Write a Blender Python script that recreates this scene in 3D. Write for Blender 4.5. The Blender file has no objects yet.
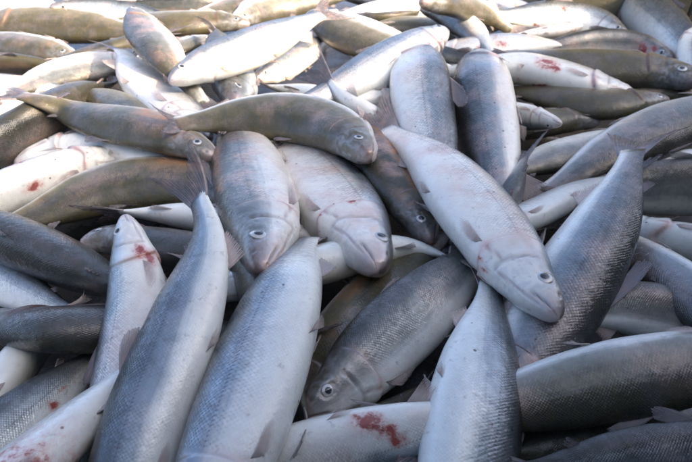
import bpy, math, random
import numpy as np
from mathutils import Vector

# ------------------------------------------------------------------ camera, sky, sun, exposure
scene = bpy.context.scene
C = scene.collection
W0, H0 = 692.0, 462.0                    # pixel frame in which the spines below are written
FPX = 543.0                              # focal length in those pixels
PITCH = math.radians(36.5)
CAM = np.array([0.0, 0.0, 0.42])
FWD = np.array([0.0, math.cos(PITCH), -math.sin(PITCH)])
UPV = np.array([0.0, math.sin(PITCH), math.cos(PITCH)])
RGT = np.array([1.0, 0.0, 0.0])

cam_data = bpy.data.cameras.new('camera')
cam = bpy.data.objects.new('camera', cam_data)
C.objects.link(cam)
cam.location = CAM.tolist()
cam.rotation_euler = (math.radians(90) - PITCH, 0, 0)
cam_data.sensor_width = 36.0
cam_data.lens = 36.0 * FPX / W0
cam_data.clip_start = 0.01
cam_data.clip_end = 500
cam_data.dof.use_dof = True
cam_data.dof.focus_distance = 0.66
cam_data.dof.aperture_fstop = 10.0
scene.camera = cam
scene.cycles.max_bounces = 6
scene.cycles.diffuse_bounces = 2
scene.cycles.transparent_max_bounces = 6

SUN_AZ = math.radians(122)                # clockwise from +Y (straight ahead) towards +X
SUN_EL = math.radians(34)
world = bpy.data.worlds.new('World')
scene.world = world
world.use_nodes = True
wn = world.node_tree
bg = wn.nodes['Background']
sky = wn.nodes.new('ShaderNodeTexSky')
sky.sky_type = 'NISHITA'
sky.sun_disc = False
sky.sun_elevation = SUN_EL
sky.sun_rotation = SUN_AZ
sky.air_density = 0.42
sky.dust_density = 4.0
sky.ozone_density = 0.4
wn.links.new(sky.outputs[0], bg.inputs[0])
bg.inputs[1].default_value = 0.15

sun_data = bpy.data.lights.new('sun', 'SUN')
sun_data.energy = 2.0
sun_data.angle = math.radians(0.6)
sun_data.color = (1.0, 0.74, 0.50)
sun = bpy.data.objects.new('sun', sun_data)
C.objects.link(sun)
sd = Vector((math.sin(SUN_AZ) * math.cos(SUN_EL), math.cos(SUN_AZ) * math.cos(SUN_EL), math.sin(SUN_EL)))
sun.rotation_euler = sd.to_track_quat('Z', 'Y').to_euler()

scene.view_settings.view_transform = 'Standard'
scene.view_settings.look = 'None'
scene.view_settings.gamma = 1.0
scene.view_settings.use_curve_mapping = False
scene.view_settings.exposure = 2.25

# ------------------------------------------------------------------ helpers
def ray(px, py):
    return FWD + RGT * ((px - W0 / 2) / FPX) + UPV * ((H0 / 2 - py) / FPX)

def at(px, py, z):
    d = ray(px, py)
    t = (z - CAM[2]) / d[2]
    return CAM + d * t

def cubic(xs, ys, x):
    """Catmull-Rom style interpolation of table xs -> ys at x (numpy)."""
    xs = np.asarray(xs, float); ys = np.asarray(ys, float)
    if ys.ndim == 1:
        ys = ys[:, None]; flat = True
    else:
        flat = False
    n = len(xs)
    m = np.zeros_like(ys)
    dx = np.diff(xs)[:, None]; dl = np.diff(ys, axis=0) / dx
    m[0] = dl[0]; m[-1] = dl[-1]
    for i in range(1, n - 1):
        w0, w1 = dx[i, 0], dx[i - 1, 0]
        m[i] = (dl[i - 1] * w0 + dl[i] * w1) / (w0 + w1)
    x = np.asarray(x, float)
    k = np.clip(np.searchsorted(xs, x) - 1, 0, n - 2)
    h = (xs[k + 1] - xs[k])
    t = ((x - xs[k]) / h)[:, None]; h = h[:, None]
    r = ((2*t**3 - 3*t**2 + 1) * ys[k] + (t**3 - 2*t**2 + t) * h * m[k]
         + (-2*t**3 + 3*t**2) * ys[k + 1] + (t**3 - t**2) * h * m[k + 1])
    return r[:, 0] if flat else r

def unit(v):
    v = np.asarray(v, float)
    return v / np.maximum(np.linalg.norm(v, axis=-1, keepdims=True), 1e-9)

def sstep(a, b, x):
    t = np.clip((x - a) / (b - a), 0, 1)
    return t * t * (3 - 2 * t)

def new_mesh(name, verts, faces_quads, mat, parent=None, smooth=True):
    me = bpy.data.meshes.new(name)
    me.from_pydata(np.asarray(verts).tolist(), [], faces_quads)
    if smooth:
        me.polygons.foreach_set('use_smooth', [True] * len(me.polygons))
    me.materials.append(mat)
    me.update()
    o = bpy.data.objects.new(name, me)
    C.objects.link(o)
    if parent is not None:
        o.parent = parent
    return o

# ------------------------------------------------------------------ materials
class NT:
    def __init__(self, name):
        self.m = bpy.data.materials.new(name); self.m.use_nodes = True
        self.t = self.m.node_tree; self.n = self.t.nodes
        self.b = self.n['Principled BSDF']
    def node(self, typ, **kw):
        nd = self.n.new(typ)
        for k, v in kw.items(): setattr(nd, k, v)
        return nd
    def put(self, sock, v):
        if hasattr(v, 'is_output') or isinstance(v, bpy.types.NodeSocket):
            self.t.links.new(v, sock)
        elif v is not None:
            sock.default_value = v
    def math(self, op, a, b=None, c=None, clamp=False):
        nd = self.node('ShaderNodeMath', operation=op, use_clamp=clamp)
        self.put(nd.inputs[0], a)
        if b is not None: self.put(nd.inputs[1], b)
        if c is not None: self.put(nd.inputs[2], c)
        return nd.outputs[0]
    def mix(self, f, a, b, blend='MIX'):
        nd = self.node('ShaderNodeMix', data_type='RGBA', blend_type=blend)
        self.put(nd.inputs[0], f); self.put(nd.inputs[6], a); self.put(nd.inputs[7], b)
        return nd.outputs[2]
    def ramp(self, f, stops, interp='LINEAR'):
        nd = self.node('ShaderNodeValToRGB')
        cr = nd.color_ramp; cr.interpolation = interp
        while len(cr.elements) < len(stops): cr.elements.new(0.5)
        for e, (p, c) in zip(cr.elements, stops):
            e.position = p; e.color = (c, c, c, 1) if isinstance(c, (int, float)) else (*c, 1)
        self.put(nd.inputs[0], f)
        return nd.outputs[0]
    def noise(self, vec, scale, detail=4, rough=0.55, dist=0.0):
        nd = self.node('ShaderNodeTexNoise')
        if vec is not None: self.t.links.new(vec, nd.inputs['Vector'])
        nd.inputs['Scale'].default_value = scale; nd.inputs['Detail'].default_value = detail
        nd.inputs['Roughness'].default_value = rough; nd.inputs['Distortion'].default_value = dist
        return nd.outputs[0]

def fish_skin():
    N = NT('fish_skin')
    suv = N.node('ShaderNodeAttribute', attribute_name='suv').outputs['Vector']
    sp = N.node('ShaderNodeSeparateXYZ'); N.put(sp.inputs[0], suv)
    s, v = sp.outputs[0], sp.outputs[1]
    var = N.node('ShaderNodeAttribute', attribute_name='fvar')
    sv = N.node('ShaderNodeSeparateColor'); N.put(sv.inputs[0], var.outputs['Color'])
    tone, pinkv, seed = sv.outputs[0], sv.outputs[1], sv.outputs[2]
    msk = N.node('ShaderNodeAttribute', attribute_name='mask')
    sm = N.node('ShaderNodeSeparateColor'); N.put(sm.inputs[0], msk.outputs['Color'])
    blood, dark, pink = sm.outputs[0], sm.outputs[1], sm.outputs[2]
    scl = msk.outputs['Alpha']
    # object-space coordinates shifted by the fish's own seed
    tc = N.node('ShaderNodeTexCoord').outputs['Object']
    off = N.node('ShaderNodeCombineXYZ')
    N.put(off.inputs[0], N.math('MULTIPLY', seed, 37.0)); N.put(off.inputs[1], N.math('MULTIPLY', seed, 91.0))
    add = N.node('ShaderNodeVectorMath', operation='ADD'); N.put(add.inputs[0], tc); N.put(add.inputs[1], off.outputs[0])
    P = add.outputs[0]
    n_big = N.noise(P, 14, 3, 0.6)
    n_mid = N.noise(P, 55, 4, 0.62)
    n_fin = N.noise(P, 260, 2, 0.6)
    # streaks that run along the body
    st = N.node('ShaderNodeCombineXYZ')
    N.put(st.inputs[0], N.math('MULTIPLY', s, 7.0)); N.put(st.inputs[1], N.math('MULTIPLY', v, 26.0)); N.put(st.inputs[2], N.math('MULTIPLY', seed, 50.0))
    n_str = N.noise(st.outputs[0], 1.0, 4, 0.6, 0.4)
    # tone across the body: back -> flank -> belly, edge wandering with noise
    vv = N.math('ADD', v, N.math('MULTIPLY', N.math('SUBTRACT', n_big, 0.5), 0.16))
    vv = N.math('ADD', vv, N.math('MULTIPLY', N.math('SUBTRACT', n_str, 0.5), 0.10))
    vd = N.math('SUBTRACT', vv, N.math('SUBTRACT', N.node('ShaderNodeAttribute', attribute_name='fvar').outputs['Alpha'], 0.5))
    back = N.mix(tone, (0.018, 0.025, 0.030, 1), (0.078, 0.068, 0.026, 1))
    flank = N.mix(tone, (0.31, 0.38, 0.43, 1), (0.215, 0.19, 0.095, 1))
    belly = N.mix(n_mid, (0.70, 0.75, 0.70, 1), (0.85, 0.90, 0.84, 1))
    belly = N.mix(N.math('MULTIPLY', pinkv, 0.55), belly, (0.86, 0.77, 0.66, 1))
    f1 = N.ramp(vd, [(0.15, 0.0), (0.28, 0.38), (0.46, 1.0)], 'EASE')
    f2 = N.ramp(vd, [(0.45, 0.0), (0.60, 1.0)], 'EASE')
    col = N.mix(f1, back, flank)
    col = N.mix(f2, col, belly)
    # pink and orange flush along the flanks
    flush = N.math('MULTIPLY', N.ramp(n_big, [(0.46, 0.0), (0.64, 1.0)]), N.ramp(v, [(0.15, 0.0), (0.42, 1.0), (0.62, 0.8), (0.9, 0.1)]))
    col = N.mix(N.math('MULTIPLY', flush, N.math('MULTIPLY', pinkv, 0.60)), col, (0.66, 0.40, 0.30, 1))
    lil = N.ramp(N.noise(P, 22, 3, 0.5), [(0.48, 0.0), (0.68, 1.0)])
    col = N.mix(N.math('MULTIPLY', lil, 0.12), col, (0.44, 0.37, 0.44, 1))
    ora = N.node('ShaderNodeAttribute', attribute_name='orange').outputs['Fac']  # orange patches: skin flush, and warm sunlight painted onto two olive fish
    ora = N.math('MULTIPLY', ora, N.ramp(n_mid, [(0.35, 0.35), (0.6, 1.0)]))
    col = N.mix(N.math('MULTIPLY', ora, 0.85), col, (0.55, 0.27, 0.13, 1))
    # scale lattice: two staggered grids
    u_c = N.math('MULTIPLY', s, 108.0); v_c = N.math('MULTIPLY', v, 29.0)
    u_c = N.math('ADD', u_c, N.math('MULTIPLY', N.math('SUBTRACT', n_mid, 0.5), 1.1))
    v_c = N.math('ADD', v_c, N.math('MULTIPLY', N.math('SUBTRACT', N.noise(P, 40, 2, 0.5), 0.5), 0.9))
    def cell(du, dv):
        a = N.math('SUBTRACT', N.math('FRACT', N.math('ADD', u_c, du)), 0.5)
        b = N.math('SUBTRACT', N.math('FRACT', N.math('ADD', v_c, dv)), 0.5)
        # scale tongues point to the tail
        a2 = N.math('ADD', a, 0.18)
        return N.math('SQRT', N.math('ADD', N.math('MULTIPLY', a2, a2), N.math('MULTIPLY', b, b))), a
    d1, a1 = cell(0.0, 0.0); d2, a2_ = cell(0.5, 0.5)
    dd = N.math('MINIMUM', d1, d2)
    rim = N.ramp(dd, [(0.28, 0.0), (0.42, 1.0)])
    sc_amt = N.math('MULTIPLY', scl, N.ramp(v, [(0.0, 1.0), (0.42, 0.80), (0.60, 0.20), (1.0, 0.03)]))
    sc_amt = N.math('MULTIPLY', sc_amt, N.ramp(N.noise(P, 30, 3, 0.65), [(0.36, 0.20), (0.56, 1.0)]))
    col = N.mix(N.math('MULTIPLY', N.math('MULTIPLY', rim, sc_amt), 0.58), col, (0.035, 0.040, 0.046, 1))
    # glints painted into the colour: each scale gets its own random brightness
    near1 = N.math('LESS_THAN', d1, d2)
    idv = N.node('ShaderNodeCombineXYZ')
    N.put(idv.inputs[0], N.math('FLOOR', N.math('ADD', u_c, N.math('MULTIPLY', N.math('SUBTRACT', 1.0, near1), 0.5))))
    N.put(idv.inputs[1], N.math('FLOOR', N.math('ADD', v_c, N.math('MULTIPLY', N.math('SUBTRACT', 1.0, near1), 0.5))))
    N.put(idv.inputs[2], N.math('ADD', N.math('MULTIPLY', seed, 71.0), N.math('MULTIPLY', near1, 7.0)))
    wnz = N.node('ShaderNodeTexWhiteNoise', noise_dimensions='3D'); N.put(wnz.inputs[0], idv.outputs[0])
    rnd = wnz.outputs[0]
    gl = N.math('MULTIPLY', N.math('SUBTRACT', rnd, 0.5), N.math('MULTIPLY', sc_amt, 0.55))
    hsv = N.node('ShaderNodeHueSaturation'); N.put(hsv.inputs['Color'], col); N.put(hsv.inputs['Value'], N.math('ADD', gl, 1.0))
    col = hsv.outputs[0]
    # head: grey-olive crown and snout, bluish cheek plates
    hd_ = N.ramp(s, [(0.14, 1.0), (0.21, 0.0)])
    crown = N.math('MULTIPLY', hd_, N.ramp(vv, [(0.22, 1.0), (0.42, 0.0)]))
    col = N.mix(N.math('MULTIPLY', crown, 0.7), col, N.mix(n_mid, (0.10, 0.10, 0.085, 1), (0.24, 0.23, 0.20, 1)))
    sn_ = N.ramp(s, [(0.015, 1.0), (0.075, 0.0)])
    col = N.mix(N.math('MULTIPLY', sn_, 0.55), col, (0.34, 0.29, 0.27, 1))
    chk = N.math('MULTIPLY', hd_, N.ramp(N.noise(P, 75, 3, 0.5, 1.0), [(0.42, 0.0), (0.62, 1.0)]))
    col = N.mix(N.math('MULTIPLY', chk, 0.35), col, (0.42, 0.45, 0.48, 1))
    # lateral line: a row of dark dashes
    ll = N.math('SUBTRACT', 1.0, N.math('MULTIPLY', N.math('ABSOLUTE', N.math('SUBTRACT', v, 0.435)), 95.0), clamp=True)
    dash = N.ramp(N.math('FRACT', u_c), [(0.25, 1.0), (0.55, 0.0)])
    col = N.mix(N.math('MULTIPLY', N.math('MULTIPLY', ll, dash), N.math('MULTIPLY', scl, 0.65)), col, (0.06, 0.06, 0.08, 1))
    # worn, scuffed patches and small specks of dirt
    scuff = N.ramp(N.noise(P, 85, 4, 0.7), [(0.60, 0.0), (0.72, 1.0)])
    col = N.mix(N.math('MULTIPLY', scuff, 0.40), col, (0.15, 0.14, 0.12, 1))
    mot = N.math('MULTIPLY', N.ramp(N.noise(P, 38, 3, 0.65, 0.6), [(0.46, 0.0), (0.64, 1.0)]), N.ramp(vd, [(0.20, 1.0), (0.62, 0.12)]))
    col = N.mix(N.math('MULTIPLY', mot, 0.45), col, (0.045, 0.05, 0.05, 1))
    vor = N.node('ShaderNodeTexVoronoi'); N.put(vor.inputs['Vector'], P); vor.inputs['Scale'].default_value = 42
    spk = N.ramp(vor.outputs['Distance'], [(0.055, 1.0), (0.10, 0.0)])
    keep = N.node('ShaderNodeSeparateColor'); N.put(keep.inputs[0], vor.outputs['Color'])
    spk = N.math('MULTIPLY', spk, N.math('GREATER_THAN', keep.outputs[0], 0.68))
    col = N.mix(N.math('MULTIPLY', spk, 0.8), col, (0.05, 0.03, 0.025, 1))
    # mouth, gill slit and cheek creases
    col = N.mix(N.math('MULTIPLY', dark, 0.75, clamp=True), col, (0.09, 0.045, 0.045, 1))
    pk = N.math('MULTIPLY', pink, N.ramp(n_mid, [(0.3, 0.25), (0.65, 1.0)]))
    col = N.mix(N.math('MULTIPLY', pk, 0.75), col, (0.50, 0.22, 0.20, 1))
    nb = N.noise(P, 60, 6, 0.75, 0.1)
    bsum = N.math('ADD', blood, N.math('MULTIPLY', N.math('SUBTRACT', nb, 0.5), 2.6))
    bsum = N.math('MULTIPLY', bsum, N.ramp(blood, [(0.02, 0.0), (0.30, 1.0)]))
    wash = N.ramp(bsum, [(0.05, 0.0), (0.60, 1.0)])
    bl = N.ramp(bsum, [(0.50, 0.0), (0.82, 1.0)])
    col = N.mix(N.math('MULTIPLY', wash, 0.50), col, (0.55, 0.18, 0.14, 1))
    bcol = N.mix(n_mid, (0.10, 0.006, 0.006, 1), (0.40, 0.035, 0.025, 1))
    col = N.mix(N.math('MULTIPLY', bl, 0.9), col, bcol)
    N.put(N.b.inputs['Base Color'], col)
    # silver: partly metallic on flanks, waxy on belly
    met = N.ramp(vd, [(0.0, 0.15), (0.25, 0.70), (0.50, 0.62), (0.68, 0.12), (0.85, 0.0)])
    met = N.math('MULTIPLY', met, N.math('SUBTRACT', 1.0, N.math('MULTIPLY', tone, 0.55)))
    met = N.math('MULTIPLY', met, N.math('SUBTRACT', 1.0, bl))
    N.put(N.b.inputs['Metallic'], met)
    rg = N.ramp(n_mid, [(0.25, 0.28), (0.75, 0.44)])
    rg = N.math('SUBTRACT', rg, N.math('MULTIPLY', N.math('SUBTRACT', rnd, 0.5), N.math('MULTIPLY', sc_amt, 0.22)))
    N.put(N.b.inputs['Roughness'], rg)
    N.put(N.b.inputs['Specular IOR Level'], 0.5)
    N.put(N.b.inputs['Coat Weight'], N.math('MULTIPLY', N.ramp(n_big, [(0.35, 0.40), (0.65, 0.90)]), N.math('SUBTRACT', 1.0, N.math('MULTIPLY', tone, 0.55))))
    N.put(N.b.inputs['Coat Roughness'], N.ramp(n_mid, [(0.35, 0.03), (0.7, 0.10)]))
        # relief: scales tilt up to their free edge, fine slime wrinkles
    hs = N.math('MULTIPLY', N.math('SUBTRACT', 1.0, N.math('POWER', N.math('MULTIPLY', dd, 1.9), 2.0)), sc_amt)
    b1 = N.node('ShaderNodeBump'); b1.inputs['Strength'].default_value = 0.6; b1.inputs['Distance'].default_value = 0.0007
    N.put(b1.inputs['Height'], hs)
    b2 = N.node('ShaderNodeBump'); b2.inputs['Strength'].default_value = 0.35; b2.inputs['Distance'].default_value = 0.0022
    N.put(b2.inputs['Height'], N.math('ADD', N.math('MULTIPLY', n_mid, 0.8), N.math('MULTIPLY', n_fin, 0.35)))
    N.t.links.new(b1.outputs[0], b2.inputs['Normal'])
    N.t.links.new(b2.outputs[0], N.b.inputs['Normal'])
    b3 = N.node('ShaderNodeBump'); b3.inputs['Strength'].default_value = 0.55; b3.inputs['Distance'].default_value = 0.004
    N.put(b3.inputs['Height'], N.math('ADD', N.noise(P, 120, 2, 0.6), N.math('MULTIPLY', hs, 0.22)))
    N.t.links.new(b3.outputs[0], N.b.inputs['Coat Normal'])
    return N.m

def fin_skin():
    N = NT('fin_skin')
    suv = N.node('ShaderNodeAttribute', attribute_name='suv').outputs['Vector']
    sp = N.node('ShaderNodeSeparateXYZ'); N.put(sp.inputs[0], suv)
    r, out, seed = sp.outputs[0], sp.outputs[1], sp.outputs[2]
    tc = N.node('ShaderNodeTexCoord').outputs['Object']
    n = N.noise(tc, 90, 4, 0.6)
    base = N.ramp(seed, [(0.0, (0.10, 0.10, 0.11)), (0.45, (0.42, 0.38, 0.37)), (0.75, (0.84, 0.73, 0.67)), (1.0, (0.88, 0.70, 0.62))])
    col = N.mix(N.ramp(out, [(0.0, 0.75), (0.35, 0.0)]), base, (0.42, 0.40, 0.39, 1))
    col = N.mix(N.ramp(n, [(0.48, 0.0), (0.75, 0.6)]), col, (0.62, 0.38, 0.35, 1))
    wv = N.math('SINE', N.math('MULTIPLY', r, 100.0))
    col = N.mix(N.math('MULTIPLY', N.math('ADD', N.math('MULTIPLY', wv, 0.5), 0.5), 0.14), col, (0.25, 0.21, 0.20, 1))
    N.put(N.b.inputs['Base Color'], col)
    N.put(N.b.inputs['Roughness'], 0.32)
    N.put(N.b.inputs['Coat Weight'], 0.3); N.put(N.b.inputs['Coat Roughness'], 0.15)
    bp = N.node('ShaderNodeBump'); bp.inputs['Strength'].default_value = 0.6; bp.inputs['Distance'].default_value = 0.0006
    N.put(bp.inputs['Height'], wv); N.t.links.new(bp.outputs[0], N.b.inputs['Normal'])
    tr = N.node('ShaderNodeBsdfTranslucent'); N.put(tr.inputs[0], col)
    tp = N.node('ShaderNodeBsdfTransparent')
    m1 = N.node('ShaderNodeMixShader'); m1.inputs[0].default_value = 0.12
    N.t.links.new(N.b.outputs[0], m1.inputs[1]); N.t.links.new(tr.outputs[0], m1.inputs[2])
    m2 = N.node('ShaderNodeMixShader'); N.put(m2.inputs[0], N.math('ADD', N.ramp(seed, [(0.55, 0.0), (0.7, 0.22)]), N.math('ADD', N.math('MULTIPLY', N.ramp(wv, [(0.2, 0.30), (0.8, 0.05)]), N.math('ADD', out, 0.3)), N.math('MULTIPLY', N.math('POWER', out, 2.0), 0.40))))
    N.t.links.new(m1.outputs[0], m2.inputs[1]); N.t.links.new(tp.outputs[0], m2.inputs[2])
    N.t.links.new(m2.outputs[0], N.n['Material Output'].inputs[0])
    return N.m

def iris_mat():
    N = NT('eye_iris')
    suv = N.node('ShaderNodeAttribute', attribute_name='suv').outputs['Vector']
    sp = N.node('ShaderNodeSeparateXYZ'); N.put(sp.inputs[0], suv)
    n = N.noise(N.node('ShaderNodeTexCoord').outputs['Object'], 700, 3, 0.6)
    col = N.ramp(sp.outputs[0], [(0.0, (0.30, 0.32, 0.33)), (0.52, (0.42, 0.44, 0.43)), (0.70, (0.58, 0.60, 0.58)), (0.84, (0.50, 0.51, 0.48)), (0.92, (0.12, 0.12, 0.12)), (1.0, (0.06, 0.06, 0.07))])
    col = N.mix(N.math('MULTIPLY', n, 0.35), col, (0.35, 0.33, 0.27, 1))
    N.put(N.b.inputs['Base Color'], col); N.put(N.b.inputs['Roughness'], 0.25); N.put(N.b.inputs['Metallic'], 0.25)
    N.put(N.b.inputs['Coat Weight'], 0.9); N.put(N.b.inputs['Coat Roughness'], 0.04)
    return N.m

def pupil_mat():
    N = NT('eye_pupil')
    n = N.noise(N.node('ShaderNodeTexCoord').outputs['Object'], 300, 2, 0.5)
    N.put(N.b.inputs['Base Color'], N.mix(n, (0.008, 0.010, 0.012, 1), (0.03, 0.035, 0.04, 1)))
    N.put(N.b.inputs['Roughness'], 0.12); N.put(N.b.inputs['Coat Weight'], 0.8); N.put(N.b.inputs['Coat Roughness'], 0.03)
    return N.m

def board_mat():
    N = NT('weathered_board')
    tc = N.node('ShaderNodeTexCoord').outputs['Object']
    n = N.noise(tc, 9, 6, 0.7); n2 = N.noise(tc, 60, 5, 0.7)
    col = N.mix(n, (0.045, 0.050, 0.032, 1), (0.13, 0.12, 0.085, 1))
    col = N.mix(N.ramp(n2, [(0.55, 0.0), (0.72, 0.7)]), col, (0.03, 0.028, 0.022, 1))
    vor = N.node('ShaderNodeTexVoronoi'); N.put(vor.inputs['Vector'], tc); vor.inputs['Scale'].default_value = 24
    col = N.mix(N.ramp(vor.outputs['Distance'], [(0.05, 0.9), (0.11, 0.0)]), col, (0.45, 0.44, 0.42, 1))
    N.put(N.b.inputs['Base Color'], col); N.put(N.b.inputs['Roughness'], 0.6)
    bp = N.node('ShaderNodeBump'); bp.inputs['Strength'].default_value = 0.6; bp.inputs['Distance'].default_value = 0.006
    N.put(bp.inputs['Height'], N.math('ADD', n, n2)); N.t.links.new(bp.outputs[0], N.b.inputs['Normal'])
    return N.m

def floor_mat():
    N = NT('wet_floor')
    tc = N.node('ShaderNodeTexCoord').outputs['Object']
    n = N.noise(tc, 12, 6, 0.7)
    N.put(N.b.inputs['Base Color'], N.mix(n, (0.02, 0.02, 0.018, 1), (0.07, 0.06, 0.05, 1)))
    N.put(N.b.inputs['Roughness'], N.ramp(n, [(0.3, 0.12), (0.7, 0.5)]))
    return N.m

M_SKIN, M_FIN, M_IRIS, M_PUPIL, M_BOARD, M_FLOOR = fish_skin(), fin_skin(), iris_mat(), pupil_mat(), board_mat(), floor_mat()

# ------------------------------------------------------------------ the setting
FLOOR_Z = -0.24
SHADE_H = 1.15
fl = new_mesh('floor', [(-3.5, -1.5, FLOOR_Z), (3.5, -1.5, FLOOR_Z), (3.5, 4.0, FLOOR_Z), (-3.5, 4.0, FLOOR_Z)], [(0, 1, 2, 3)], M_FLOOR, smooth=False)
fl['kind'] = 'structure'

# ------------------------------------------------------------------ fish anatomy tables (s runs snout 0 -> tail root 1)
TS = [0, .006, .018, .04, .07, .11, .155, .205, .26, .34, .44, .54, .64, .74, .83, .90, .96, 1.0]
TU = [.07, .165, .255, .36, .46, .54, .66, .775, .87, .955, 1.0, .985, .91, .765, .575, .43, .345, .345]
TD = [.07, .155, .24, .35, .47, .575, .715, .83, .92, .985, 1.01, .98, .89, .725, .52, .385, .325, .335]
TL = [.07, .155, .23, .315, .39, .435, .49, .53, .555, .585, .60, .59, .54, .445, .315, .20, .11, .035]

def rows_for(q):
    if q == 2: n = (15, 17, 26, 34)
    elif q == 1: n = (11, 12, 18, 26)
    else: n = (8, 8, 10, 20)
    return np.concatenate([np.linspace(0, 1, n[0], endpoint=False) ** 1.5 * .06, np.linspace(.06, .165, n[1], endpoint=False),
                           np.linspace(.165, .245, n[2], endpoint=False), np.linspace(.245, 1, n[3])])

def gill_edge(v):
    return .222 - .17 * (np.abs(v - .55) ** 2)

def bump_fn(s, v):
    """radial swelling (share of the half depth), crease mask, pink mask"""
    sg = gill_edge(v)
    inside = sstep(.16, .30, v)
    up = sstep(sg - .050, sg - .006, s) * (1 - sstep(sg - .003, sg + .003, s))
    dn = sstep(sg - .003, sg + .003, s) * (1 - sstep(sg + .003, sg + .035, s))
    b = (.052 * up - .026 * dn) * inside * (.55 + .45 * sstep(.3, .55, v))
    crease = np.exp(-((s - sg - .002) / .0045) ** 2) * inside
    # cheek crease in front of the gill cover
    sp_ = .150 + .03 * (v - .4) - .12 * np.abs(v - .55) ** 2
    g = np.exp(-((s - sp_) / .004) ** 2) * sstep(.30, .40, v) * (1 - sstep(.80, .92, v))
    b = b - .040 * g
    g2 = np.exp(-((v - (.70 + .9 * (s - .17))) / .016) ** 2) * sstep(.155, .17, s) * (1 - sstep(.21, .22, s))
    b = b - .030 * g2
    no = np.exp(-(((s - .034) / .005) ** 2 + ((v - .27) / .045) ** 2))
    b = b - .03 * no
    # eye rim
    de = np.sqrt(((s - .083) / .030) ** 2 + ((v - .405) / .115) ** 2)
    b = b + .012 * np.exp(-((de - 1.05) / .18) ** 2) - .020 * (de < .95)
    # mouth
    vm = .60 + 1.6 * s
    mo = np.exp(-((v - vm) / .028) ** 2) * (1 - sstep(.050, .066, s))
    b = b - .055 * mo
    # jaw bone edge
    jw = np.exp(-((v - (.76 + .5 * s)) / .022) ** 2) * sstep(.02, .04, s) * (1 - sstep(.13, .16, s))
    b = b - .024 * jw
    dark = np.clip(.55 * crease * sstep(.28, .6, v) * (.45 + .55 * np.sin(7 * v + 60 * s) ** 2) + .65 * g + .95 * mo + .65 * jw + .60 * g2 + .9 * no, 0, 1)
    pink = np.clip(np.exp(-((s - sg) / .014) ** 2) * inside * .95 * (.25 + .75 * sstep(.5, .75, v)) + .45 * jw + .4 * g2 + .35 * (1 - sstep(.0, .05, s)), 0, 1)
    return b, dark, pink

FISH = []          # filled by the table below; solved and built afterwards
def F(pts, w, roll, label, tone=.4, pink=.5, blood=(), q=1, fins=1.0, lift=0.0, bf=1.0, pec=1.0, tail=0.0, zmax=None, ext='t', dk=None, orange=(), pl=0.0):
    dk = (tone - .5) * .34 if dk is None else dk
    FISH.append(dict(pts=pts, w=w, roll=roll, label=label, tone=tone, pink=pink, blood=blood, q=q, fins=fins,
                     lift=lift, bf=bf, pec=pec, tail=tail, zmax=zmax, ext=ext, dk=dk, orange=orange, pl=pl))

# --- far rows along the top
F([(-40,14),(0,10),(30,8),(70,6)], 20, 150, 'small pinkish fish at the far corner beside the dark gap', .4, .9, q=0)
F([(330,-8),(380,-4),(430,2),(470,6)], 24, 150, 'silver fish cut by the top edge above the brightest white fish', .2, .3, q=0)
F([(60,-2),(110,-3),(160,-2),(220,2)], 20, -40, 'white fish at the top edge behind the pale lilac fish', .2, .4, q=0)
F([(235,2),(200,6),(160,6),(120,4)], 18, 140, 'pink-backed fish lying level near the top edge', .35, 1.0, q=0)
F([(262,-6),(240,6),(218,14),(190,20)], 24, 60, 'tan fish slanting down from the top edge', .8, .9, q=0)
F([(560,-12),(520,-4),(480,2),(440,6)], 22, -60, 'blurred pale fish at the top edge near the board wall', .3, .7, q=0)
F([(475,-6),(500,4),(525,12),(560,22)], 20, -70, 'whitish fish under the far forked tail', .3, .7, q=0)
F([(50,6),(90,9),(135,15),(190,28)], 24, (20,0), 'pale lilac fish behind the olive fish with a spotted head', .15, .6, q=0)
F([(232,22),(262,10),(300,2),(350,-6)], 30, 150, 'yellowish pale fish with a dark snout at the top edge', .75, .3, q=0)
F([(500,26),(455,14),(410,13),(360,16),(320,22)], 30, -80, 'brightest sunlit white fish, glaring in the far middle', .1, .2, q=0)
F([(352,16),(375,19),(400,17),(425,12)], 14, 70, 'dark narrow fish back behind the yellowish sunlit fish', .8, .1, q=0)
F([(478,40),(445,32),(410,28),(370,30)], 22, 70, 'dark olive fish behind the raised white head', .9, .1, q=0)
F([(250,24),(215,22),(180,24),(140,22),(110,20)], 24, 60, 'olive fish in a dark hollow above the bright white fish', .95, .2, q=0)
F([(212,38),(195,42),(170,50),(140,58)], 16, 60, 'small grey fish head poking out of the dark hollow', .5, .3, q=0)
# far right against the boards
F([(628,-14),(640,6),(660,26),(684,52),(705,80)], 46, (20,5), 'pale blue-grey fish propped head up against the board wall', .25, .2, q=1)
F([(700,26),(690,40),(690,60),(700,90)], 22, 0, 'pale fish sliver at the right edge beside the propped fish', .2, .2, q=0)
F([(627,38),(602,26),(565,19),(530,17),(495,16)], 34, -160, 'pale blue fish with two red wounds near the far forked tail', .2, .3, blood=((.72,.75,.006),(.52,.4,.006)), q=1)
F([(582,26),(560,32),(530,36),(500,40)], 14, -70, 'pinkish fish head between the far tail and the pale blue fish', .3, .9, q=0)
F([(676,60),(640,47),(605,44),(565,48),(520,54)], 30, 170, 'pinkish fish with a bloody gill behind the long dark fish', .4, .8, blood=((.20,.5,.010),(.13,.4,.007)), q=1)
F([(780,92),(720,92),(650,92),(590,90)], 26, 60, 'dull brown fish half hidden under the long dark fish', .8, .7, q=0)
F([(428,52),(465,50),(500,47),(545,44)], 26, -60, 'white fish with two dark red spots near the far forked tail', .2, .5, blood=((.38,.75,.006),(.50,.7,.008)), q=1)
F([(420,8),(450,18),(475,34),(490,52)], 24, (150,170), 'silver fish bent down beside the far forked tail', .3, .4, q=0)
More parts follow.
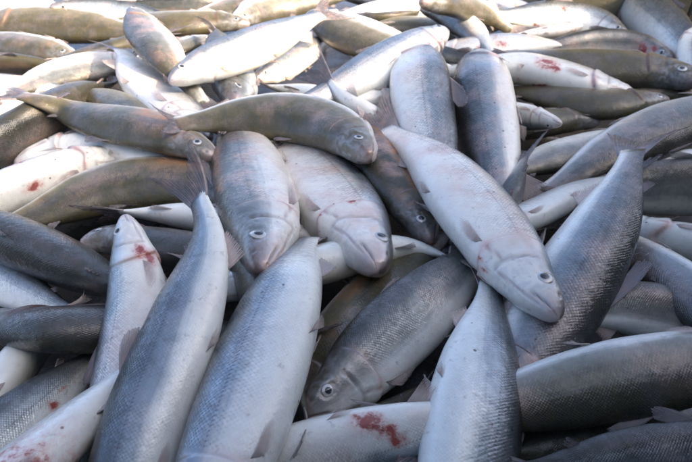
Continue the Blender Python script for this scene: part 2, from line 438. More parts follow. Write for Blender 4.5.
F([(420,2),(460,6),(490,16),(511,31)], 26, (100,160), 'fish curving down with its forked tail spread over the white one', .75, .4, q=1, fins=1.15)
F([(705,82),(665,74),(610,70),(555,68),(495,62),(450,60)], 37, (60,75), 'long dark olive fish lying level below the board wall', 1.0, .1, q=1, dk=.28)
F([(420,50),(450,62),(480,68),(520,72)], 28, 40, 'grey fish between the raised head and the two upright flanks', .5, .3, q=0)
F([(636,98),(600,88),(560,76),(520,68),(478,70)], 33, -100, 'white-bellied fish with a bright red blood smear', .2, .5, blood=((.42,.72,.013),(.38,.8,.009)), q=1)
F([(600,122),(570,120),(540,124),(500,130)], 26, 70, 'dark fish snout behind the white open-mouthed head', .9, .1, q=0)
F([(668,100),(635,103),(592,105),(550,97),(500,88)], 31, (60,70), 'dark fish with a red gill under the blood-smeared fish', 1.0, .1, blood=((.12,.75,.008),), q=1, dk=.3)
F([(562,124),(542,120),(515,116),(475,112)], 27, -20, 'white fish head with an eye beside the upright silver flank', .25, .4, q=1)
# left far
F([(-60,62),(-10,62),(40,66),(80,72)], 20, 60, 'dull brown fish at the left edge below the spotted-head fish', .8, .6, q=0)
F([(150,36),(118,48),(90,56),(60,64)], 20, 100, 'thin olive fish leading up to the pink-sided fish', .9, .3, q=0)
F([(-30,24),(0,24),(50,25),(100,29),(150,36)], 34, (135,120), 'olive fish with a dark-spotted head, longest at the far left', .95, .2, q=1)
F([(78,57),(48,51),(8,44),(-40,38)], 26, (45,60), 'olive fish with its snout pointing right at the left edge', .9, .4, q=1)
F([(-40,82),(0,86),(40,92),(90,98)], 26, -60, 'pinkish white fish sliver at the left edge under two tails', .2, .8, q=0)
F([(-30,112),(10,108),(50,104),(90,100)], 24, -80, 'pale mauve fish buried under the wavy olive tail', .3, .8, q=0)
F([(150,66),(110,66),(65,74),(28,86),(0,97)], 30, (30,50), 'pale fish whose thin tail reaches the left edge', .45, .6, q=1)
F([(-40,165),(15,136),(60,110),(92,92,-.03),(112,86,-.05)], 46, (60,75), 'grey-mauve fish rising from the left edge under the wavy fish', .55, .8, q=1, ext='h')
F([(160,135),(130,112),(100,98),(70,92)], 30, 60, 'dark olive fish in the hollow left of the white pink-edged fish', .9, .1, q=0)
# centre far
F([(236,105),(234,90),(231,76),(226,56)], 46, (40,60), 'fish facing the camera head-on with a small dark mouth', .6, .3, q=2, bf=1.15, lift=.05)
F([(254,80),(274,70),(302,54),(334,38)], 30, (10,0), 'white fish with pink eye rim under the bright white fish', .3, .7, q=1)
F([(308,14),(335,28),(372,42),(410,56),(450,72)], 40, 150, 'yellow-olive sunlit fish behind the raised white head', .8, .1, q=1)
F([(340,110),(312,98),(284,90),(268,87)], 34, -80, 'white belly between the dark olive fish and the spread tail', .15, .3, q=1, ext='h')
F([(440,110),(405,104),(365,104),(330,112)], 26, -60, 'small grey fish beneath the raised white fish', .5, .7, q=0)
F([(470,92),(445,98),(420,110),(395,122)], 26, 120, 'brown fish sliver between white fish and round silver flank', .6, .9, q=0)
F([(446,31),(420,46),(385,66),(345,86),(300,104)], 46, -150, 'white fish with raised head and a dark nick behind its gill', .15, .5, blood=((.30,.62,.004),(.14,.9,.008)), q=2)
F([(205,142),(190,124),(163,96),(134,68),(122,50)], 49, (-120,-140), 'white fish with pink fin, curved, left of the pink-sided fish', .15, .9, q=2)
F([(133,10),(147,34),(170,62),(190,85,-.04),(204,104,-.08)], 42, (140,150), 'pink-sided fish with olive back, snout pointing up', .7, 1.0, q=2)
F([(170,82),(202,66),(250,48),(292,29),(322,14)], 40, (-35,-30), 'bright white fish in sun with its eye and snout at the left', .15, .5, q=2)
F([(440,175),(400,140),(368,118),(345,100),(328,82)], 28, (-70,-20), 'slim fish whose spread tail covers the white belly', .3, .6, q=1, fins=1.25)
# upper centre
F([(650,134),(595,148),(548,160),(495,178)], 34, 50, 'grey fish deep behind the tail of the blue-grey scaled fish', .5, .3, q=1)
F([(419,52,-.06),(419,70,-.01),(423,108,0),(432,160,0),(444,215,0),(450,245,0)], 64, (10,20), 'round-ended silver scaled flank, first of the upright pair', .15, .7, q=2, bf=1.1)
F([(478,56,-.06),(480,76,-.01),(486,118,0),(495,170,0),(508,225,0),(516,255,0)], 64, (170,165), 'silver scaled flank with torn top, second of the upright pair', .15, .6, q=2, bf=1.1, dk=0.06)
# left middle
F([(15,166),(60,151),(105,150),(160,165)], 36, -100, 'white fish with purple bruises under the wavy olive fish', .1, .6, blood=((.45,.6,.006),), q=1)
F([(140,158),(100,165),(50,182),(0,203),(-50,222)], 56, (-60,-70), 'white fish with red fin at the left edge', .1, .6, blood=((.40,.8,.007),), q=2)
F([(217,158),(186,143),(148,131),(105,122),(70,112,.015),(38,100,.065),(18,95,.085)], 42, (50,60), 'wavy olive fish with orange-lit back and tail at the left', .95, .6, q=2, orange=((.18,.42,.52,.75),), lift=.02)
F([(340,250),(270,232),(205,219),(150,214),(120,213)], 34, -70, 'thin pale tail end lying under the big olive fish', .2, .5, q=1)
F([(245,205),(205,188),(155,183),(100,192),(45,212),(0,228)], 52, (55,50), 'big olive fish with a pale line and folded fin', .95, .5, q=2, orange=((.12,.42,.55,.78),))  # orange here is low warm sun painted into the skin colour
F([(-70,228),(-10,236),(50,256),(105,280),(160,305)], 56, (75,90), 'dark scaled fish at the left edge below the big olive fish', .4, .4, q=2, ext='h', dk=.26)
F([(-70,262),(-20,272),(30,295),(75,315)], 44, (10,20), 'blue-silver flank at the left edge over the dark pointed head', .2, .2, q=1)
F([(80,246),(108,240),(150,246),(190,252),(235,258)], 40, (95,100), 'dark fish head peering out beside the upright white head', .4, .3, q=2, dk=.3)
F([(65,310),(35,345),(5,385),(-35,440)], 46, -70, 'pale smooth fish at the left edge beneath the dark pointed head', .3, .2, q=1)
F([(-80,520),(-10,452),(55,395),(105,350)], 84, (15,0), 'grey scaled fish at lower left with small red specks', .3, .2, blood=((.68,.55,.003),(.74,.5,.002),), q=2, ext='h')
F([(-24,322),(20,327),(65,329),(110,329,-.03),(135,330,-.06)], 50, (100,95), 'dark fish with raised pinkish fin pointing left', .45, .2, q=2, pl=.55, pec=1.3, dk=.34)
F([(126,216),(131,250),(136,300),(128,360),(112,430),(95,500),(78,560)], 64, (-152,-140), 'upright white fish head with bloody gill, mouth pointing up', .2, 0.7, blood=((.19,.74,.006),(.225,.85,.006)), q=2, bf=1.12)
F([(-70,540),(20,475),(75,425),(115,385),(140,350)], 74, -80, 'white-bellied fish with dark red blood at the lower left corner', .1, .5, blood=((.44,.84,.034),(.50,.90,.020),(.58,.95,.006)), q=2, ext='h')
# right middle
F([(800,178),(740,168),(680,162),(630,172)], 26, -60, 'pale thin fish back at the right edge', .3, .5, q=0)
F([(470,300),(495,235),(512,190),(524,158)], 30, (60,120), 'grey tail standing in the gap beside the second upright flank', .4, .4, q=1, fins=1.1)
F([(800,110),(740,112),(680,124),(610,155),(545,192)], 50, (55,40), 'blue-grey scaled fish slanting up to the right edge', .45, .5, q=2, dk=0.12)
F([(480,230),(530,215),(580,190),(620,175)], 30, -70, 'white belly sliver below the blue-grey scaled fish', .1, .2, q=1)
F([(600,215),(640,232),(695,245),(770,262)], 46, -90, 'smooth white belly at the right edge', .3, .2, q=1)
F([(820,205),(750,192),(690,187),(630,192),(580,205)], 58, (165,170), 'pale scaled flank at the right edge behind the big forked tail', .35, .3, q=2, dk=0.06)
F([(590,300),(620,290),(660,320),(700,360)], 40, -80, 'pale belly sliver between the blue flank and the mottled fish', .2, .2, q=0)
F([(790,380),(735,345),(680,318),(620,308),(560,318)], 60, (200,190), 'mottled blue-grey fish with a pink fin under its neighbours', .5, .5, q=2, dk=0.12)
F([(790,372),(730,325),(680,290),(635,260),(590,232)], 60, (30,20), 'blue-grey fish slanting off the right edge with a dark lower side', .35, .3, q=2, dk=0.15)
F([(455,440),(510,375),(555,308),(592,245),(616,195),(633,150)], 88, (165,155), 'big blue-grey fish with forked tail raised at the right', .25, .5, q=2, fins=1.1, dk=.07)
# centre
F([(720,425),(660,420),(600,425),(540,440)], 60, 40, 'shadowed fish between the two level fish at the lower right', .6, .2, q=1)
F([(325,480),(365,440),(400,412),(430,385)], 60, 60, 'dark fish deep in the gap beside the pale bottom fish', .8, .2, q=1, ext='h', fins=.25, dk=.35)
F([(262,450),(300,400),(350,330),(405,270),(450,225)], 66, (125,135), 'olive-brown scaled fish running beneath the two central heads', .85, .6, q=2, orange=((.45,.62,.5,.7),))
F([(330,262),(370,252),(410,248),(450,258)], 40, -90, 'smooth pale belly showing between two central heads', .3, .1, q=1, ext='h')
F([(230,235),(245,262),(262,300),(280,350)], 44, 80, 'dark fish in the gap below the left grey head', .8, .3, q=1, dk=.35)
F([(302,417),(335,390),(380,346),(435,296),(490,245)], 80, (10,0), 'silver fish with eye at lower middle, head wedged under the blood-stained flank', .4, .4, blood=(), q=2, dk=.04)
F([(130,520),(220,490),(300,462),(365,443),(430,424),(490,405,-.03)], 74, (-165,-165), 'blood-stained pale flank at the bottom edge', .1, .5, blood=((.62,.72,.008),(.67,.6,.005),(.69,.5,.004)), q=2, lift=.05)
F([(810,346),(740,360),(660,372),(580,388),(500,406),(430,428)], 78, (25,15), 'dark-backed scaled fish lying level above the bottom right fish', .65, .4, q=2, dk=0.2)
F([(860,470),(760,464),(680,466),(600,470),(520,478)], 84, (165,170), 'blue scaled fish at the bottom right edge', .25, .2, q=2, dk=0.1, lift=.07)
F([(433,243),(415,214),(388,170),(362,132),(338,104)], 50, (35,45), 'dark fish with orange edge squeezed beside the big white fish', .6, .9, q=2, orange=((.2,.8,.52,.66),), dk=.28)
F([(440,640),(462,540),(472,440),(483,350),(491,285)], 104, (-158,-160), 'pale fish at bottom middle with tail under the big white fish', .15, 0.15, q=2, dk=0.03, fins=.6)
F([(80,610),(115,510),(150,410),(188,310),(207,245),(205,215),(197,195)], 87, (-8,-45), 'lilac scaled fish at lower left with its tail pointing up', .15, 0.3, q=2, dk=.06, fins=.75)
F([(170,610),(205,510),(240,415),(272,330),(293,275),(308,238,-.03)], 108, (-20,-25), 'broad white fish with faint lateral line at lower middle left', .1, 0.3, q=2, dk=-0.04, fins=.7)
F([(377,271),(360,236),(330,195),(298,160),(270,138)], 79, (-152,-150), 'white fish with grey eye and pink mouth, centre', .15, 0.9, q=2, dk=-.17, blood=((.215,.5,.004),(.21,.8,.004)))
F([(263,272),(262,238),(255,196),(245,155),(232,112)], 83, (8,15), 'grey-backed fish with orange patch and clear round eye', .45, .9, q=2, orange=((.33,.62,.14,.24),))
F([(371,158),(342,134),(297,119),(250,117),(206,121)], 48, (50,45), 'dark olive fish lying across the two central heads', .95, .5, q=2, fins=.55)
F([(558,318),(528,282),(480,215),(432,162),(386,128)], 75, (-150,-145), 'big white fish crossing the middle diagonally, head at lower right', .12, 0.9, q=2, dk=-.28, blood=((.195,.88,.0032),(.17,.93,.003)))


# ------------------------------------------------------------------ settle: every fish is lowered along its sight lines until it rests on those below
NS = 15
def radii(s, a, bf):
    return a * cubic(TS, TU, s), a * cubic(TS, TD, s), a * cubic(TS, TL, s) * bf

def base_z(p):
    return -0.13

def frames(P, roll):
    T = unit(np.gradient(P, axis=0))
    mid = P[len(P) // 2]
    V = unit(CAM - mid)
    Vp = unit(V[None, :] - T * (T @ V)[:, None])
    S = np.cross(Vp, T)
    if isinstance(roll, (tuple, list)):
        r = np.radians(np.linspace(roll[0], roll[1], len(P)))
    else:
        r = np.full(len(P), math.radians(roll))
    D = np.cos(r)[:, None] * S + np.sin(r)[:, None] * Vp
    return T, D, np.cross(T, D)

placedP, placedD, placedL, placedA, placedB = [], [], [], [], []
tt = np.linspace(0, 1, NS)
for k, f in enumerate(FISH):
    pts = np.array([(p[0], p[1]) for p in f['pts']], float)
    dz = np.array([p[2] if len(p) > 2 else 0.0 for p in f['pts']], float)
    seg = np.concatenate([[0], np.cumsum(np.linalg.norm(np.diff(pts, axis=0), axis=1))]); seg /= seg[-1]
    px = cubic(seg, pts, tt); pz = cubic(seg, dz, tt)
    rr = math.radians(f['roll'] if not isinstance(f['roll'], (tuple, list)) else .5 * (f['roll'][0] + f['roll'][1]))
    ext = math.sqrt(math.cos(rr) ** 2 + (.6 * f['bf'] * math.sin(rr)) ** 2)
    # a fish seen only in part goes on, hidden, to the length its depth calls for
    for _ in range(40):
        q_ = np.array([at(p[0], p[1], -.06) for p in px])
        a_ = .5 * f['w'] * ((q_[6] - CAM) @ FWD) / FPX / ext
        if np.linalg.norm(np.diff(q_, axis=0), axis=1).sum() / (2 * a_) > 3.8: break
        if f['ext'] == 't': pts = np.vstack([pts, pts[-1] + 8 * unit(pts[-1] - pts[-2])]); dz = np.append(dz, dz[-1])
        else: pts = np.vstack([pts[0] + 8 * unit(pts[0] - pts[1]), pts]); dz = np.insert(dz, 0, dz[0])
        seg = np.concatenate([[0], np.cumsum(np.linalg.norm(np.diff(pts, axis=0), axis=1))]); seg /= seg[-1]
        px = cubic(seg, pts, tt); pz = cubic(seg, dz, tt)
    rays = np.array([ray(*p) for p in px])
    def pos(h):
        t = (h - CAM[2]) / rays[:, 2]
        return CAM + rays * t[:, None]
    zs = np.arange(-.15, .20, .006)
    need = np.full(NS, -.15)
    P = pos(np.full(NS, -.08))
    zc = (P[NS // 2] - CAM) @ FWD
    a = .5 * f['w'] * zc / FPX / ext
    if placedP:
        Q = np.concatenate(placedP); QD = np.concatenate(placedD); QL = np.concatenate(placedL)
        QA = np.concatenate(placedA); QB = np.concatenate(placedB)
        T, D, Lt = frames(P, f['roll'])
        ru, rd, rl = radii(np.clip(tt, .05, 1), a, f['bf'])
        ra = .5 * (ru + rd)
        for i in range(1, NS - 1):
            t = (zs - CAM[2]) / rays[i, 2]
            X = CAM + rays[i] * t[:, None]
            d = X[:, None, :] - Q[None]
            dist = np.linalg.norm(d, axis=2)
            n = d / np.maximum(dist, 1e-6)[..., None]
            r1 = np.sqrt(((n @ D[i]) * ra[i]) ** 2 + ((n @ Lt[i]) * rl[i]) ** 2)
            r2 = np.sqrt((np.einsum('zqk,qk->zq', n, QD) * QA) ** 2 + (np.einsum('zqk,qk->zq', n, QL) * QB) ** 2)
            hit = (dist < .74 * (r1 + r2)).any(axis=1)
            if hit.any():
                need[i] = zs[np.nonzero(hit)[0][-1]] + .006
    # belly must not sink in the floor; quadratic profile through the needed heights
    need[0], need[-1] = need[1], need[-2]
    low = base_z(P) + f['lift']
    req = np.maximum(need, low) - pz
    h = req.copy()
    A = np.stack([np.ones(NS), tt - .5, (tt - .5) ** 2 - 1 / 12], 1)
    best = None
    for slope in np.linspace(-.15, .15, 21):
        for sag in np.linspace(-.12, .06, 7):
            shp = A[:, 1] * slope + A[:, 2] * sag
            c0 = np.sort(req - shp)[-4]                    # a few samples may press into a neighbour
            hh = c0 + shp
            Pq = pos(np.minimum(hh, .2) + pz)
            a_ = .5 * f['w'] * ((Pq[6] - CAM) @ FWD) / FPX / ext
            rt = np.linalg.norm(np.diff(Pq, axis=0), axis=1).sum() / (2 * a_)
            cost = np.mean(hh) + .25 * max(0, np.max(req - hh) - .015) + .05 * abs(sag) + .04 * abs(slope)
            cost += .035 * max(0, abs(rt - 4.5) - .4) + 2.0 * max(0, np.max(hh) - .10)
            if best is None or cost < best[0]: best = (cost, hh)
    fit = best[1]
    viol = req - fit
    # curvature and slope limits
    h = fit + max(0.0, float(np.max(viol)) - .035)
    if f['zmax'] is not None: h = np.minimum(h, f['zmax'])
    h = np.minimum(h, .13) + pz
    P = pos(h)
    zc = (P[int(NS * .42)] - CAM) @ FWD
    a = .5 * f['w'] * zc / FPX / ext
    T, D, Lt = frames(P, f['roll'])
    ru, rd, rl = radii(tt, a, f['bf'])
    f.update(P=P, a=a, h=h)
    # dense samples for later fish
    ti = np.linspace(0, 1, 29)
    Pi = cubic(tt, P, ti); Ti, Di, Li = frames(Pi, f['roll'])
    ui, di, li = radii(ti, a, f['bf'])
    placedP.append(Pi); placedD.append(Di); placedL.append(Li); placedA.append(.5 * (ui + di)); placedB.append(li)

# ------------------------------------------------------------------ build
def set_attr(me, name, typ, data):
    at_ = me.attributes.new(name, typ, 'POINT')
    key = 'vector' if typ == 'FLOAT_VECTOR' else 'color'
    at_.data.foreach_set(key, np.asarray(data, np.float32).ravel())

def fin_mesh(name, base, dirs, lens, nrm, thick, parent, origin, seed, rows=6, curl=0.0, ragged=0.06, rng=None):
    """A thin solid fin: rays start at base, run along dirs for lens; corrugated, with a ragged tip."""
    n = len(base); m = rows
    vs, at_ = [], []
    for side in (1, -1):
        for j in range(m + 1):
            t = j / m
            for i in range(n):
                L = lens[i] * (1 - ragged * rng.random())
                p = base[i] + dirs[i] * (L * t) + nrm * (curl * t * t * L)
                cor = (.5 if i % 2 else -.5) * thick * (.3 + t)
                p = p + nrm * (side * thick * (1 - .82 * t) * .5 + cor)
                vs.append(p - origin); at_.append((i / (n - 1), t, seed))
    return grid_fin(name, vs, at_, n, m, parent)

def grid_fin(name, vs, at_, n, m, parent):
    fs = []
    K = (m + 1) * n
    for j in range(m):
        for i in range(n - 1):
            a = j * n + i
            fs.append((a, a + 1, a + n + 1, a + n))
            fs.append((K + a + n, K + a + n + 1, K + a + 1, K + a))
    ring = [i for i in range(n)] + [j * n + n - 1 for j in range(1, m + 1)] + [m * n + i for i in range(n - 2, -1, -1)] + [j * n for j in range(m - 1, 0, -1)]
    for a, b in zip(ring, ring[1:] + ring[:1]):
        fs.append((b, a, K + a, K + b))
    o = new_mesh(name, vs, fs, M_FIN, parent)
    set_attr(o.data, 'suv', 'FLOAT_VECTOR', at_)
    return o

def build_fish(k, f):
    rng = random.Random(1000 + k * 17)
    P0, a, bf = f['P'], f['a'], f['bf']
    dense = cubic(tt, P0, np.linspace(0, 1, 200))
    arc = np.concatenate([[0], np.cumsum(np.linalg.norm(np.diff(dense, axis=0), axis=1))]); L = arc[-1]
    f['L'] = L
    s = rows_for(f['q'])
    EXP = 2 / (2.0 + .55 * rng.random())
    bf = bf * (.92 + .14 * rng.random())
    nth = {2: 60, 1: 44, 0: 30}[f['q']]
    def spine(x):
        x = np.atleast_1d(x)
        return np.stack([np.interp(x * L, arc, dense[:, c]) for c in range(3)], 1)
    grid = np.linspace(0, 1, 120)
    G = spine(grid)
    for _ in range(4): G[1:-1] = .25 * G[:-2] + .5 * G[1:-1] + .25 * G[2:]
    T, D, Lt = frames(G, f['roll'])
    def fr(x):
        x = np.atleast_1d(x)
        g = lambda Z: np.stack([np.interp(x, grid, Z[:, c]) for c in range(3)], 1)
        return g(G), unit(g(T)), unit(g(D)), unit(g(Lt))
    def surf(x, th, extra=0.0):
        """points of the skin for arrays x (s) and th (angle from the back)"""
        Pc, Tc, Dc, Lc = fr(x)
        u, d, l = radii(np.atleast_1d(x), a, bf)
        v = np.abs(th) / np.pi
        b, _, _ = bump_fn(x, v)
        fade = np.minimum(1, np.atleast_1d(x) / .02)
        c, sn = np.cos(th), np.sin(th)
        e = EXP
        cy = np.sign(c) * np.abs(c) ** e; sy = np.sign(sn) * np.abs(sn) ** e
        rv = np.where(c > 0, u, d)
        lump = 1 + .012 * np.sin(9 * x + k) * np.sin(3 * th + 2 * k) + .010 * np.sin(17 * x + 2.3 * k) * np.cos(2 * th + k) + .004 * np.sin(41 * x + 5 * th + k)
        sy = sy * (1 - .20 * np.clip(c, 0, 1) ** 3 * sstep(.2, .4, np.atleast_1d(x)) + .10 * np.clip(-c, 0, 1) ** 2)
        y = cy * rv * lump + c * (b * fade + extra) * a
        z = sy * l * lump + sn * (b * fade + extra) * a * .9
        return Pc + Dc * y[:, None] + Lc * z[:, None]
    th = np.linspace(-np.pi, np.pi, nth, endpoint=False)
    SS, TH = np.meshgrid(s, th, indexing='ij')
    V = surf(SS.ravel(), TH.ravel())
    VV = np.abs(TH.ravel()) / np.pi
    nr = len(s)
    nose = fr(0.0)[0][0] - fr(0.0)[1][0] * a * .02
    endc = fr(1.0)[0][0]
    origin = G[55].copy(); origin[2] -= a * .5
    verts = np.vstack([V, nose, endc]) - origin
    idx = np.arange(nr * nth).reshape(nr, nth)
    nx = np.roll(idx, -1, axis=1)
    quads = np.stack([idx[:-1], nx[:-1], nx[1:], idx[1:]], -1).reshape(-1, 4).tolist()
    iN, iE = nr * nth, nr * nth + 1
    quads += [(iN, int(nx[0, j]), int(idx[0, j])) for j in range(nth)]
    quads += [(iE, int(idx[-1, j]), int(nx[-1, j])) for j in range(nth)]
    root = bpy.data.objects.new('fish', None)
    root.empty_display_size = .02
    C.objects.link(root); root.location = origin.tolist()
    root['label'] = f['label']; root['category'] = 'fish'; root['group'] = 'dead fish heaped in the pile'
    body = new_mesh('body', verts, quads, M_SKIN, root)
    me = body.data
    sA = SS.ravel()
    _, dk, pk = bump_fn(sA, VV)
    bl = np.zeros_like(sA)
    for (bs, bv, br) in f['blood']:
        br = br * 1.7; bl = np.maximum(bl, np.exp(-(((sA - bs) * L / (br * 1.3)) ** 2 + ((VV - bv) * np.pi * a * .82 / br) ** 2)))
    sc = sstep(0.004, .02, sA - gill_edge(VV)) * np.where(VV < .2, sstep(.16, .20, sA), 1)
    suv = np.stack([sA, VV, np.full_like(sA, L)], 1); suv = np.vstack([suv, (0, .5, L), (1, .5, L)])
    msk = np.stack([bl, dk, pk, sc], 1); msk = np.vstack([msk, (0, 0, .4, 0), (0, 0, 0, 1)])
    seed = rng.random()
    set_attr(me, 'suv', 'FLOAT_VECTOR', suv)
    set_attr(me, 'mask', 'FLOAT_COLOR', msk)
    set_attr(me, 'fvar', 'FLOAT_COLOR', np.tile([f['tone'], f['pink'], seed, .5 + f['dk']], (len(suv), 1)))
    og = np.zeros(len(suv))
    for (s0, s1, v0, v1) in f['orange']:
        og = np.maximum(og, sstep(s0 - .03, s0 + .03, suv[:, 0]) * (1 - sstep(s1 - .03, s1 + .03, suv[:, 0])) * sstep(v0 - .04, v0 + .04, suv[:, 1]) * (1 - sstep(v1 - .04, v1 + .04, suv[:, 1])))
    at_ = me.attributes.new('orange', 'FLOAT', 'POINT'); at_.data.foreach_set('value', og.astype(np.float32))
    # eyes
    er = .0190 * L * (.95 + .1 * rng.random())
    er = min(er, a * .20)
    for sg in (1, -1):
        th0 = np.array([sg * .405 * np.pi])
        pc = surf(np.array([.083]), th0)[0]
        px_ = surf(np.array([.095]), th0)[0] - surf(np.array([.071]), th0)[0]
        py_ = surf(np.array([.083]), th0 + .2)[0] - surf(np.array([.083]), th0 - .2)[0]
        nn = np.cross(px_, py_); nn = nn / np.linalg.norm(nn)
        if nn @ (pc - fr(.083)[0][0]) < 0: nn = -nn
        lt_ = fr(.083)[3][0]; lt_ = lt_ if lt_ @ nn > 0 else -lt_
        nn = unit(.55 * nn + .45 * lt_); px_ = px_ - nn * (px_ @ nn)
        ex = unit(px_); ey = np.cross(nn, ex)
        def dome(r0, r1, hgt, rings, seg, lift):
            vs, fs, at_ = [], [], []
            vs.append(pc + nn * (lift + hgt) - origin); at_.append((r0 / r1 if r1 else 0, 0, 0)) 
            for j in range(1, rings + 1):
                q = j / rings
                for i in range(seg):
                    an = 2 * np.pi * i / seg
                    vs.append(pc + (ex * math.cos(an) + ey * math.sin(an)) * r1 * q + nn * (lift + hgt * (1 - q * q)) - origin)
                    at_.append((q, 0, 0))
            for i in range(seg):
                fs.append((0, 1 + i, 1 + (i + 1) % seg))
            for j in range(rings - 1):
                for i in range(seg):
                    A_, B_ = 1 + j * seg + i, 1 + j * seg + (i + 1) % seg
                    fs.append((A_, A_ + seg, B_ + seg, B_))
            return vs, fs, at_
        vs, fs, at_ = dome(0, er, er * .28, 8, 22, -er * .10)
        if np.dot(np.cross(vs[1] - vs[0], vs[2] - vs[0]), nn) < 0: fs = [t[::-1] for t in fs]
        eye = new_mesh('eye', vs, fs, M_IRIS, root); set_attr(eye.data, 'suv', 'FLOAT_VECTOR', at_)
        vs, fs, at_ = dome(0, er * .49, er * .12, 4, 18, er * .125)
        if np.dot(np.cross(vs[1] - vs[0], vs[2] - vs[0]), nn) < 0: fs = [t[::-1] for t in fs]
        new_mesh('pupil', vs, fs, M_PUPIL, eye)
    # fins
    def strip(x0, x1, n, th0, inset=-.03):
        xs = np.linspace(x0, x1, n)
        return xs, surf(xs, np.full(n, th0), inset)
    fs_ = f['fins']
    r1, r2, r3 = rng.random(), rng.random(), rng.random()
    xs, b = strip(.43, .53, 13, 0.0)
    _, Tc, Dc, Lc = fr(xs)
    up = .12 + .38 * r1
    dirs = unit(Tc + Dc * (np.linspace(up, up * .6, 13))[:, None])
    fin_mesh('dorsal_fin', b, dirs, L * np.interp(np.arange(13), [0, 2, 5, 12], [.085, .115, .105, .045]) * fs_, Lc[6], .0016, root, origin, .15 + .3 * r2, curl=(r3 - .5) * .5, rng=rng)
    xs, b = strip(.805, .84, 7, 0.0)
    _, Tc, Dc, Lc = fr(xs)
    fin_mesh('adipose_fin', b, unit(Tc + Dc * .6), L * np.linspace(.045, .02, 7) * fs_, Lc[3], .003, root, origin, .25, rows=4, rng=rng)
    xs, b = strip(.735, .825, 12, np.pi)
    _, Tc, Dc, Lc = fr(xs)
    dirs = unit(Tc - Dc * np.linspace(.75, .5, 12)[:, None])
    fin_mesh('anal_fin', b, dirs, L * np.linspace(.085, .03, 12) * fs_, Lc[6], .0015, root, origin, .45 + .5 * r1, curl=(r2 - .5) * .4, rng=rng)
    for sg in (1, -1):
        for nm, x0, x1, va, vb, ln, spread, outw, sd_ in (('pectoral_fin', .232, .240, .74, .80, .105, .24, .08, .80), ('pelvic_fin', .515, .535, .86, .92, .078, .26, .10, .76)):
            n, m = 11, 8
            fl_ = outw * (.5 + 2.2 * rng.random() ** 2)
            fan = np.linspace(-spread * .35, spread, n) + .05 * rng.random()
            prof = np.interp(np.arange(n), [0, 2, 4, 7, n - 1], [.80, 1.0, .84, .55, .26]) * L * ln * f['pec'] * fs_
            ths = sg * np.linspace(va, vb, n) * np.pi
            t_ = np.linspace(0, 1, m + 1)
            vs, at_ = [], []
            for side in (1, -1):
                for j, t in enumerate(t_):
                    rag = 1 - .05 * np.array([rng.random() for _ in range(n)]) * t
                    xs = np.linspace(x0, x1, n) + prof * rag * t * np.cos(fan) / L
                    tth = ths + sg * prof * t * np.sin(fan) / (a * .75)
                    lft = -.02 + .045 * min(1, t * 6) + (fl_ + f['pl']) * t ** 1.4 + .012 * (np.arange(n) % 2) * t
                    lft = lft + side * (.016 * (1 - .75 * t))
                    vs.append(surf(xs, tth, lft)); at_ += [(i / (n - 1), t, sd_ + .2 * (r2 - .5)) for i in range(n)]
            grid_fin(nm, np.vstack(vs) - origin, at_, n, m, root)
    n = 21
    q = np.linspace(-1, 1, n)
    Pc, Tc, Dc, Lc = fr(1.0)
    Pc = Pc[0] - Tc[0] * L * .03; Tc = Tc[0]; Dc = Dc[0]; Lc = Lc[0]
    hu = a * .33
    b = np.array([Pc + Dc * (hu * x) for x in q])
    ang = np.sign(q) * np.abs(q) ** 1.2 * math.radians(22)
    tb = Lc * f['tail']
    dirs = unit(np.array([Tc * math.cos(t) + Dc * math.sin(t) for t in ang]) + tb)
    lens = L * (.095 + .125 * np.abs(q) ** 1.5) * fs_
    fin_mesh('tail_fin', b, dirs, lens, Lc, .0022, root, origin, .02 + .22 * r3, rows=8, curl=(r1 - .5) * .9 + f['tail'] * .3, ragged=.05, rng=rng)
    return root

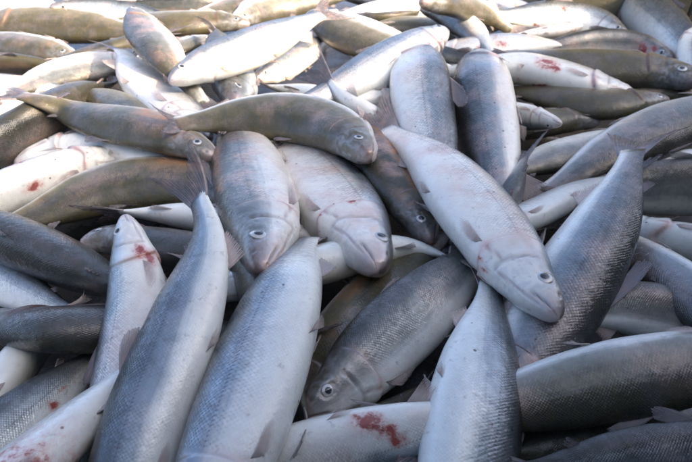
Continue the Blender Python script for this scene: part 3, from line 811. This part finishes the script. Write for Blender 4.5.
for k, f in enumerate(FISH):
    build_fish(k, f)
    print('fish %2d L=%.3f depth=%.3f ratio=%.2f z=%.3f %.3f %.3f  %s' % (k, f['L'], 2 * f['a'], f['L'] / (2 * f['a']), f['h'][0], f['h'][7], f['h'][-1], f['label'][:50]))

# dark boards: a low wall behind the pile at the upper right, and a higher unseen one, added behind the
# camera on the sunny side only to throw shade over the near fish
def board_wall(label, start, heading, length, height, first=None, seed=5):
    wall = bpy.data.objects.new('board_wall', None)
    C.objects.link(wall); wall.location = (start[0], start[1], FLOOR_Z); wall.rotation_euler = (0, 0, heading)
    wall['label'] = label; wall['category'] = 'wall'
    edges = [0.0, first or .24]
    while edges[-1] < length: edges.append(edges[-1] + .24)
    rw = random.Random(seed)
    for x0, x1 in zip(edges[:-1], edges[1:]):
        g, b_ = .002, .006
        X0, X1, Y0, Y1, Z0, Z1 = x0 + g, x1 - g, rw.uniform(0, .008), .05, 0.0, height + rw.uniform(-.02, .02)
        vs = [(X0 + b_, Y0, Z0), (X1 - b_, Y0, Z0), (X1, Y0 + b_, Z0), (X1, Y1, Z0), (X0, Y1, Z0), (X0, Y0 + b_, Z0)]
        vs += [(x, y, Z1) for x, y, _ in vs]
        fs = [(i, (i + 1) % 6, 6 + (i + 1) % 6, 6 + i) for i in range(6)] + [(5, 4, 3, 2, 1, 0), (6, 7, 8, 9, 10, 11)]
        new_mesh('board', vs, fs, M_BOARD, wall, smooth=False)
WX0, WY = at(549, 4, -.08)[:2]
board_wall('dark mottled board wall behind the fish at the upper right', (WX0, WY), 0, 2.0, .62, at(626, 4, -.08)[0] - WX0)
B1, B2 = at(550, 12, 0)[:2], at(0, 124, 0)[:2]          # ends of the shade line on the pile
hd = math.atan2(B1[1] - B2[1], B1[0] - B2[0])
reach = (SHADE_H + FLOOR_Z) / math.tan(SUN_EL)
p0 = B2 + reach * np.array([math.sin(SUN_AZ), math.cos(SUN_AZ)]) - 2.2 * np.array([math.cos(hd), math.sin(hd)])
board_wall('tall unseen board wall added behind the camera to shade the near fish', p0, hd, 6.5, SHADE_H, seed=9)
